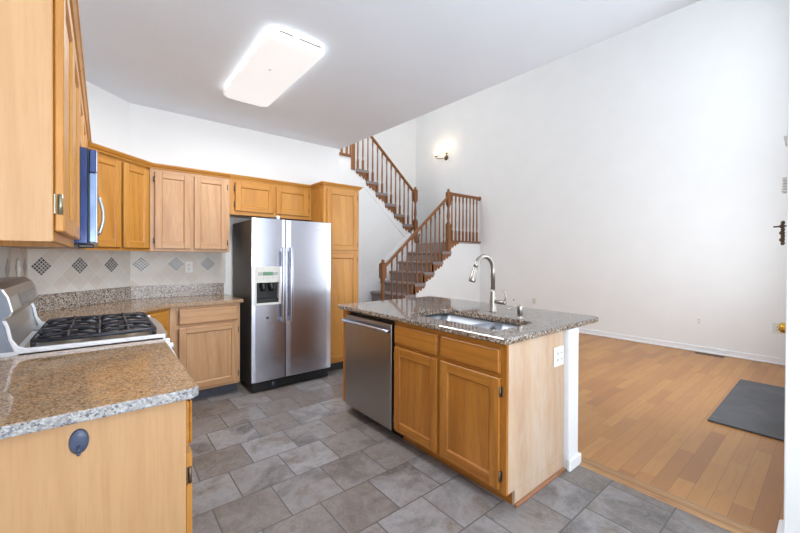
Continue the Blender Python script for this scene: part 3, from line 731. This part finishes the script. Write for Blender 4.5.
# cooktop with curved front and rolled side rails
ck = MB(); ck.prism([(-.27, 2.157), (.235, 2.157), (.262, 2.25), (.272, 2.54), (.262, 2.83), (.235, 2.919), (-.27, 2.919)], .893, .922, bev=.008)
obj('cooktop', ck, M_range, rg)
for y in (2.157, 2.903):
    sr = MB()
    sr.prism([(-.40, .90), (.245, .90), (.245, .93), (-.25, .934), (-.272, .945), (-.286, .965), (-.292, 1.0), (-.30, 1.0), (-.295, .96), (-.28, .94), (-.40, .94)][:3]+[(-.25, .934), (-.272, .945), (-.288, .975), (-.297, 1.03), (-.305, 1.055), (-.318, 1.055), (-.308, 1.03), (-.299, .975), (-.283, .925), (-.40, .925)], y, y+.016, 'y', bev=.002)
    obj('side_rail', sr, M_rangewhite, rg)
    sr = MB(); sr.prism([(-.41, .925), (-.284, .926), (-.300, .976), (-.309, 1.03), (-.315, 1.06), (-.41, 1.06)], y+.002, y+.014, 'y'); obj('end_panel', sr, M_rangeside, rg)
bgm = MB(); bgm.prism([(-.41, .92), (-.29, .92), (-.305, .98), (-.312, 1.04), (-.312, 1.055), (-.292, 1.068), (-.284, 1.09), (-.296, 1.15), (-.312, 1.185), (-.340, 1.205), (-.41, 1.205)], 2.160, 2.916, 'y', bev=.006, smooth=False)
bo = obj('backguard', bgm, M_range, rg)
for y in (2.1545, 2.9155):
    ec = MB(); ec.prism([(-.405, .93), (-.296, .93), (-.309, .98), (-.316, 1.04), (-.316, 1.06), (-.298, 1.072), (-.290, 1.09), (-.302, 1.148), (-.318, 1.18), (-.344, 1.198), (-.405, 1.198)], y, y+.006, 'y'); obj('end_cap', ec, M_rangeside, bo)
dsp = MB(); dn_ = Vector((.06, 0, .012)).normalized()
def onface(y, s, off):  # point on the slanted control face
    a = Vector((-.284, y, 1.09)); e = Vector((-.296, y, 1.15)); return a+(e-a)*s+Vector((dn_.x, 0, dn_.z))*off
dsp.quad([onface(2.36, .02, .001), onface(2.84, .02, .001), onface(2.84, .98, .001), onface(2.36, .98, .001)]); obj('display', dsp, plain('smoked_display', (92, 92, 98), .2), bo)
def grate(y0, y1, x0=-.235, x1=.205):
    g = MB(); z = .958; r = .0095
    xm = (x0+x1)/2; ym = (y0+y1)/2
    loop = [(x0, y0+.03), (x0+.03, y0), (x1-.03, y0), (x1, y0+.03), (x1, y1-.03), (x1-.03, y1), (x0+.03, y1), (x0, y1-.03), (x0, y0+.03)]
    g.tube([(a, b, z-.006) for a, b in loop], r, 8)
    g.tube([(xm, y0, z-.003), (xm, y1, z-.003)], r, 8)
    for xc in ((x0+xm)/2, (xm+x1)/2):
        for yy in (y0+.07, y1-.07):
            g.tube([(xc-.105, yy, z-.006), (xc-.05, yy+(.02 if yy < ym else -.02), z+.002), (xc, yy+(.028 if yy < ym else -.028), z+.004), (xc+.05, yy+(.02 if yy < ym else -.02), z+.002), (xc+.105, yy, z-.006)], r*.85, 8)
        for sx_, sy_ in ((1, 0), (-1, 0), (0, 1), (0, -1)):
            ex = (xm if (sx_ > 0) == (xc < xm) else (x1 if sx_ > 0 else x0)) if sx_ else xc
            ey = (y1 if sy_ > 0 else y0) if sy_ else ym
            p0 = Vector((ex, ey, z-.006)); p1 = Vector((xc+.03*sx_, ym+.03*sy_, z+.006))
            g.tube([p0, p0.lerp(p1, .4)+Vector((0, 0, .010)), p1], r*.9, 8)
            
    for a, b in ((x0, y0+.03), (x1, y0+.03), (x0, y1-.03), (x1, y1-.03)): g.tube([(a, b, .921), (a, b, z-.006)], r, 8)
    return obj('grate', g, M_grate, rg)
grate(2.205, 2.53); grate(2.55, 2.875)
for x in (-.125, .095):
    for y in (2.3675, 2.7125):
        bb = MB(); bb.lathe([(.052, 0), (.052, .004), (.042, .010), (.036, .012)], (x, y, .9215), seg=24); bo_ = obj('burner', bb, M_creamcap, rg)
        bb = MB(); bb.lathe([(.03, 0), (.032, .004), (.026, .008), (.002, .009)], (x, y, .934), seg=24); obj('burner_cap', bb, M_grate, bo_)
fp = MB(); fp.prism([(.215, .80), (.262, .80), (.275, .86), (.258, .893), (.215, .893)], 2.16, 2.916, 'y', bev=.004); obj('control_panel', fp, M_rangewhite, rg)
for y in (2.26, 2.4, 2.54, 2.68, 2.82):
    kb = MB(); kb.lathe([(.022, 0), (.022, .006), (.018, .022), (.016, .026), (.002, .027)], (.268, y, .84), (1, 0, .15), 16); obj('knob', kb, M_range, rg)
od = MB(); od.box((.216, 2.162, .24), (.252, 2.914, .79), .006, 0); od.box((.2515, 2.27, .36), (.2535, 2.81, .66), 0, 1); ov = obj('oven_door', od, [M_range, M_darkglass], rg)
oh = MB(); oh.tube([(.252, 2.20, .755), (.285, 2.203, .757), (.305, 2.24, .758), (.314, 2.54, .758), (.305, 2.84, .758), (.285, 2.877, .757), (.252, 2.88, .755)], .012, 10); obj('handle', oh, M_rangewhite, ov)
dr = MB(); dr.box((.216, 2.162, .10), (.25, 2.914, .23), .006); obj('drawer', dr, M_range, rg)

# ------------------------------------------------------------------ refrigerator
fg = thing('refrigerator', 'stainless side by side refrigerator with ice dispenser between cabinets', 'refrigerator', (1.53, 3.93, 0))
X0, X1, XM = 1.115, 1.950, 1.443
b = MB(); b.box((X0+.004, 3.672, .045), (1.916, 4.27, 1.685), .004); obj('body', b, M_fridgeside, fg)
def fdoor(x0, x1, lab, cut=None):
    d = MB(); N = 10; Yf = 3.605
    z0, z1 = .105, 1.70
    prof = []
    for i in range(N+1):
        t = i/N; x = x0+(x1-x0)*t
        e = min(t, 1-t)*(x1-x0)
        bow = .002*math.sin(math.pi*t); rr = .004 if i in (0, N) else 0
        prof.append((x, Yf-bow+rr))
    poly = prof+[(x1, 3.665), (x0, 3.665)]
    if cut is None: d.prism(poly, z0, z1, bev=.003)
    else:
        ca, cb = cut
        d.prism(poly, z0, ca, bev=.002); d.prism(poly, cb, z1, bev=.002)
        l = [p for p in prof if p[0] <= 1.14]
        d.prism([(x0, prof[0][1])]+[p for p in prof[1:] if p[0] < 1.139]+[(1.139, 3.602), (1.139, 3.665), (x0, 3.665)], ca, cb); d.prism([(1.388, 3.602), (x1, 3.612), (x1, 3.665), (1.388, 3.665)], ca, cb)
        d.prism([(1.139, 3.655), (1.388, 3.655), (1.388, 3.665), (1.139, 3.665)], ca, cb)
    for f in d.bm.faces:
        f.normal_update()
        if abs(f.normal.x) > .8: f.material_index = 1
    return obj('door', d, [M_steel, M_fridgeside], fg, lab)
dl = fdoor(X0, XM-.005, 'narrow freezer door with dispenser', (.86, 1.225)); dr_ = fdoor(XM+.005, X1, 'wide fridge door')
g = MB(); g.box((XM-.03, 3.655, .11), (XM+.03, 3.671, 1.69)); obj('gasket', g, M_black, fg)
# dispenser
p = MB(); p.box((1.139, 3.594, .85), (1.157, 3.652, 1.228), .003); p.box((1.372, 3.594, .85), (1.390, 3.652, 1.228), .003); p.box((1.157, 3.594, .85), (1.372, 3.652, .872), .003); p.box((1.157, 3.596, 1.07), (1.372, 3.652, 1.228), .003)
dp = obj('dispenser', p, M_panel, dl, 'light grey ice and water dispenser')
p = MB(); p.box((1.157, 3.648, .872), (1.372, 3.654, 1.07)); p.box((1.16, 3.60, .872), (1.37, 3.648, .915), .006)
for x in (1.225, 1.305): p.tube([(x, 3.63, 1.07), (x, 3.615, 1.02), (x, 3.61, .985)], [.028, .024, .018], 10)
obj('recess', p, M_black, dp)
p = MB(); p.box((1.215, 3.5945, 1.14), (1.315, 3.5965, 1.175)); obj('display', p, M_lcd, dp)
p = MB(); p.box((1.17, 3.5945, 1.142), (1.212, 3.5965, 1.173)); p.box((1.318, 3.5945, 1.142), (1.36, 3.5965, 1.173))
for i in range(4): p.box((1.215+.03*i, 3.5945, 1.112), (1.228+.03*i, 3.5962, 1.119))
obj('buttons', p, plain('panel_grey', (164, 164, 166), .4), dp)
p = MB(); p.lathe([(.012, 0), (.012, .002), (.008, .003)], (1.262, 3.602, .725), (0, -1, 0), 16); obj('badge', p, M_slot, dl)
for nm, x, pr in (('handle', 1.402, dl), ('handle', 1.484, dr_)):
    h = MB(); z0, z1 = .665, 1.42
    h.box((x-.017, 3.535, z0), (x+.017, 3.565, z1), .010, seg=3, smooth=True); h.box((x-.010, 3.56, z0+.01), (x+.010, 3.606, z0+.05), .004); h.box((x-.010, 3.56, z1-.05), (x+.010, 3.606, z1-.01), .004)
    obj(nm, h, M_steel, pr)
# maker's mark: a small oval ring with a swoosh
p = MB(); ring = [(1.818+.034*math.cos(a), 3.602-.0006, 1.632+.011*math.sin(a)) for a in [2*math.pi*i/20 for i in range(21)]]
p.tube(ring, .0032, 6); p.tube([(1.79, 3.6012, 1.628), (1.81, 3.6010, 1.636), (1.83, 3.6010, 1.628), (1.846, 3.6012, 1.634)], .005, 6); obj('badge', p, M_plate, dr_)
g = MB(); g.box((X0+.005, 3.62, .012), (X1-.02, 3.67, .10), .004)
for i in range(5): g.box((X0+.11, 3.611, .028+.013*i), (X1-.07, 3.622, .034+.013*i), .001)
go = obj('grille', g, M_black, fg)
g = MB(); g.lathe([(.024, 0), (.024, .006), (.02, .009)], (1.325, 3.612, .058), (0, -1, 0), 20); obj('filter_cap', g, plain('dark_blue_plastic', (44, 50, 66), .35), go)
h = MB(); h.box((1.30, 3.64, 1.70), (1.37, 3.72, 1.722), .006, 1); h.box((1.20, 3.66, 1.685), (1.30, 3.74, 1.712), .006, 0); h.lathe([(.016, 0), (.018, .02), (.016, .036), (.004, .04)], (1.385, 3.66, 1.70), seg=12, mi=2); obj('hinge_cover', h, [M_black, M_slot, M_plate], fg)

def refit(o):
    for ch in o.children:
        for v in ch.data.vertices: v.co.x = 1.100+(v.co.x+1.53-1.115)*1.012-1.53; v.co.y -= .045
        refit(ch)
refit(fg)
# ------------------------------------------------------------------ island
XF = 1.61
FI = frame((XF, 0, 0), (0, 1, 0), (-1, 0, 0))
isl = thing('island_cabinet', 'amber oak sink cabinet of the island with worn end panel', 'cabinet', (1.9, 1.55, 0))
b = MB(); b.box((XF+.018, 1.098, .10), (2.21, 2.005, .70)); b.box((XF+.018, 1.098, .70), (1.70, 2.005, .874)); b.box((2.19, 1.098, .70), (2.21, 2.005, .874))
face_frame(b, FI, 1.083, 2.005, .085, .874, .04, (1.558,), (.705,)); obj('body', b, OAKD, isl)
b = MB(); b.box((XF+.0185, 1.083, .085), (2.225, 1.098, .875), .001); b.box((1.69, 1.083, 0), (2.225, 1.098, .085)); obj('end_panel', b, WORN, isl, 'faded scuffed oak end panel')
b = MB(); b.prism([(1.683, .0), (1.683, .016), (2.222, .016), (2.222, 0)], 1.065, 1.083, 'y', bev=.004); obj('shoe_moulding', b, SHOE, isl)
b = MB(); b.box((1.69, 1.098, 0), (2.2, 2.0, .085)); obj('toe_kick', b, OAKD[1], isl)
drawer(isl, FI, 1.117, 1.543, .714, .845, OAKD); drawer(isl, FI, 1.573, 1.993, .714, .845, OAKD)
door(isl, FI, 1.117, 1.543, .108, .692, OAKD, hinge='lo', stile=.06); door(isl, FI, 1.573, 1.993, .108, .692, OAKD, hinge='hi', stile=.06)
# half wall behind the island and its far end panel
hw = MB(); hw.box((2.235, 1.055, 0), (2.362, 2.75, .875), .002)
struct('wall_half', hw, M_trim, 'white half wall end supporting the island overhang')
hb = MB(); hb.box((2.222, 1.038, 0), (2.378, 1.056, .07), .005); hb.box((2.362, 1.038, 0), (2.378, 2.75, .07), .005); hb.box((2.2265, 1.05, 0), (2.2345, 1.06, .07)); struct('baseboard_half', hb, M_trim, 'white base trim around the half wall end')
ep = MB(); ep.prism([(1.60, .085), (1.69, .085), (1.69, 0), (2.232, 0), (2.232, .875), (1.60, .875)], 2.652, 2.705, 'y'); tag(obj('end_panel', ep, OAKD), 'narrow oak panel closing the island beside the dishwasher', 'panel')
# dishwasher
dw = thing('dishwasher', 'stainless dishwasher with bar handle built into the island', 'dishwasher', (1.9, 2.33, 0))
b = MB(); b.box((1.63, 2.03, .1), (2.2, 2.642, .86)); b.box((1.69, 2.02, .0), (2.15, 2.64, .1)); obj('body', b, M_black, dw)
d = MB(); d.box((1.585, 2.018, .085), (1.63, 2.648, .842), .006, seg=2); do = obj('door', d, M_steelv, dw)
d = MB(); d.box((1.589, 2.0135, .086), (1.63, 2.0178, .841)); obj('door_edge', d, M_black, do)
h = MB(); h.tube([(1.588, 2.63, .795), (1.553, 2.63, .797), (1.549, 2.61, .797), (1.549, 2.06, .797), (1.553, 2.04, .797), (1.588, 2.04, .795)], .0145, 10); obj('handle', h, M_steel, do)
h = MB(); h.box((1.5862, 2.58, .812), (1.5875, 2.62, .824)); obj('badge', h, M_slot, do)
# island countertop with sink cut-out
def island_top():
    mb = MB(); bm = mb.bm
    x0, x1, y0, y1 = 1.578, 2.715, 1.058, 2.775; r = .05
    hx0, hx1, hy0, hy1 = 1.735, 2.135, 1.225, 2.01; hr = .05
    def rr(x0, x1, y0, y1, rs):
        out = []
        for (cx, cy, a0, rad) in ((x1, y1, 0, rs[0]), (x0, y1, 90, rs[1]), (x0, y0, 180, rs[2]), (x1, y0, 270, rs[3])):
            sx = -1 if cx == x1 else 1; sy = -1 if cy == y1 else 1
            for i in range(7):
                a = R(a0+15*i); out.append((cx+sx*rad+rad*math.cos(a), cy+sy*rad+rad*math.sin(a)))
        return out
    out = rr(x0, x1, y0, y1, (r, .02, .02, r)); inn = rr(hx0, hx1, hy0, hy1, (hr,)*4); n = len(out)
    e = .006
    def ring(pts, z, s=0):
        cx, cy = sum(p[0] for p in pts)/n, sum(p[1] for p in pts)/n
        return [bm.verts.new((p[0]+(s if p[0] < cx else -s), p[1]+(s if p[1] < cy else -s), z)) for p in pts]
    o_b, o_b2, o_t2, o_t = ring(out, CT0, e), ring(out, CT0+e), ring(out, CT1-e), ring(out, CT1, e)
    i_b, i_t2, i_t = ring(inn, CT0), ring(inn, CT1-.004), ring(inn, CT1, -.004)
    def band(A, B, mi):
        for k in range(n):
            f = bm.faces.new((A[k], A[(k+1) % n], B[(k+1) % n], B[k])); f.material_index = mi; f.tag = True
    band(o_b, o_b2, 1); band(o_b2, o_t2, 1); band(o_t2, o_t, 0); band(o_t, i_t, 0); band(i_t, i_t2, 1); band(i_t2, i_b, 1); band(i_b, o_b, 0)
    return mb
ct = obj('countertop', island_top(), [GRANI, granite('granite_island_edge', (132, 112, 94), (200, 192, 182), (70, 60, 54), (156, 134, 112), .2, .6, 1.2)]); tag(ct, 'brown granite island countertop with sink cut-out and bar overhang', 'countertop')
# sink
sk_ = thing('kitchen_sink', 'double bowl stainless sink under the island countertop', 'sink', (1.93, 1.59, .70))
def bowl(y0, y1, x0=1.728, x1=2.142, zt=.8755, zb=.715):
    mb = MB(); bm = mb.bm; rings = []
    for z, s, r in ((zt, 0, .055), (zb+.04, .008, .06), (zb+.008, .022, .06), (zb, .06, .05)):
        pts = []
        for (cx, cy, a0) in ((x1-s, y1-s, 0), (x0+s, y1-s, 90), (x0+s, y0+s, 180), (x1-s, y0+s, 270)):
            sx = -1 if a0 in (0, 270) else 1; sy = -1 if a0 in (0, 90) else 1
            for i in range(7):
                a = R(a0+15*i); pts.append(bm.verts.new((cx+sx*r+r*math.cos(a), cy+sy*r+r*math.sin(a), z)))
        rings.append(pts)
    n = 28
    for A, B in zip(rings, rings[1:]):
        for k in range(n): bm.faces.new((A[k], B[k], B[(k+1) % n], A[(k+1) % n]))
    bm.faces.new(rings[-1]); mb._new(0, True)
    o = obj('bowl', mb, M_sink, sk_)
    for p in o.data.polygons: p.use_smooth = True
    sm = o.modifiers.new('shell', 'SOLIDIFY'); sm.thickness = .002; sm.offset = -1
    d = MB(); cx, cy = (x0+x1)/2, (y0+y1)/2; d.lathe([(.042, 0), (.044, .002), (.03, .003), (.028, .0005), (.004, .001)], (cx, cy, zb+.001), seg=24); obj('drain', d, M_nickel, o)
bowl(1.545, 2.017); bowl(1.218, 1.522)
dv = MB(); dv.box((1.735, 1.521, .82), (2.135, 1.546, .868), .009, seg=3, smooth=True); obj('divider', dv, M_sink, sk_)
# faucet
fc = thing('faucet', 'tall brushed nickel gooseneck faucet behind the sink', 'faucet', (2.31, 1.68, CT1))
b = MB(); b.lathe([(.030, 0), (.030, .006), (.0265, .012), (.025, .05), (.023, .10), (.019, .15), (.0168, .17)], (2.31, 1.68, CT1), seg=20); obj('base', b, M_nickel, fc)
pts = [(2.31, 1.68, 1.07)]
zc = 1.225; rad = .108
for i in range(0, 15): 
    a = R(165*i/14); pts.append((2.31-rad+rad*math.cos(a), 1.68, zc+rad*math.sin(a)))
s_ = MB(); s_.tube(pts, .0165, 14); sp_ = obj('spout', s_, M_nickel, fc)
e = Vector(pts[-1]); dd = (Vector(pts[-1])-Vector(pts[-2])).normalized()
s_ = MB(); s_.tube([e, e+dd*.012, e+dd*.02, e+dd*.075, e+dd*.105, e+dd*.11], [.017, .0185, .0185, .024, .0265, .024], 14); hd = obj('spray_head', s_, M_nickel, fc)
s_ = MB(); q = e+dd*.05; s_.box((q.x+.012, q.y-.005, q.z-.02), (q.x+.022, q.y+.005, q.z+.02), .003); obj('button', s_, M_black, hd)
hl = MB(); hl.tube([(2.31, 1.665, .988), (2.31, 1.60, .986), (2.31, 1.572, .987), (2.31, 1.566, .987)], [.014, .0165, .0165, .012], 14); ho = obj('handle', hl, M_nickel, fc)
hl = MB(); hl.tube([(2.31, 1.578, .995), (2.31, 1.566, 1.02), (2.31, 1.566, 1.045), (2.31, 1.578, 1.07), (2.31, 1.588, 1.083)], [.007, .006, .0055, .005, .0045], 10); obj('lever', hl, M_nickel, ho)
# soap dispenser and sink hole cover
sd_ = thing('soap_dispenser', 'small brushed nickel soap dispenser by the sink corner', 'soap dispenser', (2.184, 1.367, CT1))
b = MB(); b.lathe([(.023, 0), (.023, .004), (.015, .009), (.014, .022), (.019, .026), (.019, .084), (.017, .09), (.002, .092)], (2.184, 1.367, CT1), seg=18); obj('pump', b, M_nickel, sd_)
b = MB(); b.tube([(2.175, 1.367, CT1+.082), (2.10, 1.367, CT1+.082), (2.035, 1.367, CT1+.078)], [.006, .005, .0045], 8); obj('nozzle', b, M_nickel, sd_)
b = MB(); b.lathe([(.019, 0), (.019, .003), (.012, .007), (.002, .008)], (2.175, 1.462, CT1), seg=18); tag(obj('sink_hole_cover', b, M_nickel), 'flat round nickel hole cover between faucet and soap dispenser', 'cover')

# ------------------------------------------------------------------ living room floor items
mt = MB(); mt.box((3.80, .13, .0005), (5.36, .665, .014), .003); tag(obj('door_mat', mt, M_slate), 'charcoal mat with scuffs on the plank floor', 'mat')
vt = thing('floor_vent', 'brown metal floor vent at the foot of the tall wall', 'vent', (6.43, 1.1, 0))
v = MB(); v.box((6.385, .955, .0005), (6.395, 1.265, .005)); v.box((6.47, .955, .0005), (6.48, 1.265, .005)); v.box((6.385, .955, .0005), (6.48, .965, .005)); v.box((6.385, 1.255, .0005), (6.48, 1.265, .005)); obj('frame', v, M_bronze, vt)
v = MB()
for i in range(14): v.box((6.395, .972+.0205*i, .0008), (6.47, .982+.0205*i, .004))
obj('grille', v, M_bronze, vt)
v = MB(); v.box((6.395, .965, .0003), (6.47, 1.255, .0007)); obj('opening', v, M_black, vt)

# ------------------------------------------------------------------ lamps
cl = thing('ceiling_light', 'long rounded white acrylic ceiling light, lit', 'ceiling light', (.974, 2.73, H))
LX0, LX1, LY0, LY1 = .812, 1.198, 2.255, 3.45
l = MB()
def rrect(x0, x1, y0, y1, r, k=8):
    out = []
    for (cx, cy, a0) in ((x1-r, y1-r, 0), (x0+r, y1-r, 90), (x0+r, y0+r, 180), (x1-r, y0+r, 270)):
        for i in range(k+1):
            a = R(a0+90*i/k); out.append((cx+r*math.cos(a), cy+r*math.sin(a)))
    return out
rings = []
for z, s, r in ((H-.030, 0, .06), (H-.044, -.003, .062), (H-.056, .006, .06), (H-.062, .026, .05), (H-.064, .06, .04), (H-.065, .10, .03)):
    rings.append([l.bm.verts.new((x, y, z)) for x, y in rrect(LX0+s, LX1-s, LY0+s, LY1-s, r)])
n = len(rings[0])
for A, B in zip(rings, rings[1:]):
    for i in range(n): l.bm.faces.new((A[i], A[(i+1) % n], B[(i+1) % n], B[i]))
l.bm.faces.new(rings[0][::-1]); l.bm.faces.new(rings[-1]); l._new(0, True)
ln = obj('lens', l, M_lens, cl)
b = MB(); b.prism(rrect(LX0+.03, LX1-.03, LY0+.03, LY1-.03, .05), H-.031, H-.0005); obj('mounting_plate', b, M_haloglow, cl)  # plate made to glow so a halo falls on the ceiling
for (x, y, r) in ((.965, 2.70, .012), (1.0, 2.56, .005)):
    b = MB(); b.lathe([(r, 0), (r, .003), (r*.6, .005), (.0005, .0055)], (x, y, H-.0648), (0, 0, -1), 16); obj('retaining_knob', b, M_plate, ln)
cp = MB()
cp.box((LX0+.05, LY0-.006, H-.036), (.955, LY0+.002, H-.026), .002)
obj('end_trim', cp, M_nickel, cl)
cp = MB(); cp.box((.99, LY0-.006, H-.036), (LX1-.05, LY0+.002, H-.026), .002); obj('end_trim', cp, M_nickel, cl)
al = area('ceiling_light_glow', (.97, 2.73, H-.08), (0, 0, -1),   .34, 1.1, 19, (.97, .985, 1.0)); al.parent = None

sc = thing('wall_sconce', 'bronze two-arm wall sconce glowing on the tall wall above the landing', 'sconce', (XR, 6.2, 3.85))
b = MB(); b.lathe([(.065, 0), (.065, .008), (.05, .02), (.02, .03)], (XR-.0005, 6.15, 3.79), (-1, 0, 0), 20); obj('backplate', b, M_bronze, sc)
for y in (6.04, 6.40):
    a = MB(); a.tube([(XR-.02, 6.15, 3.79), (XR-.06, 6.15+(y-6.15)*.5, 3.78), (XR-.11, y, 3.80), (XR-.11, y, 3.85)], .009, 8); a.lathe([(.012, 0), (.032, .012), (.034, .03), (.02, .034)], (XR-.11, y, 3.84), seg=14); ao = obj('arm', a, M_bronze, sc)
    s = MB(); s.lathe([(.026, 0), (.04, .025), (.05, .06), (.064, .088), (.062, .089), (.045, .062), (.024, .008)], (XR-.11, y, 3.872), seg=18); obj('glass_shade', s, M_shade, ao)
    pl = bpy.data.lights.new('sconce_bulb', 'POINT'); pl.energy = .9; pl.color = (1, .76, .5); pl.shadow_soft_size = .03
    po = bpy.data.objects.new('sconce_bulb', pl); COL.objects.link(po); po.location = (XR-.24, y, 4.02)
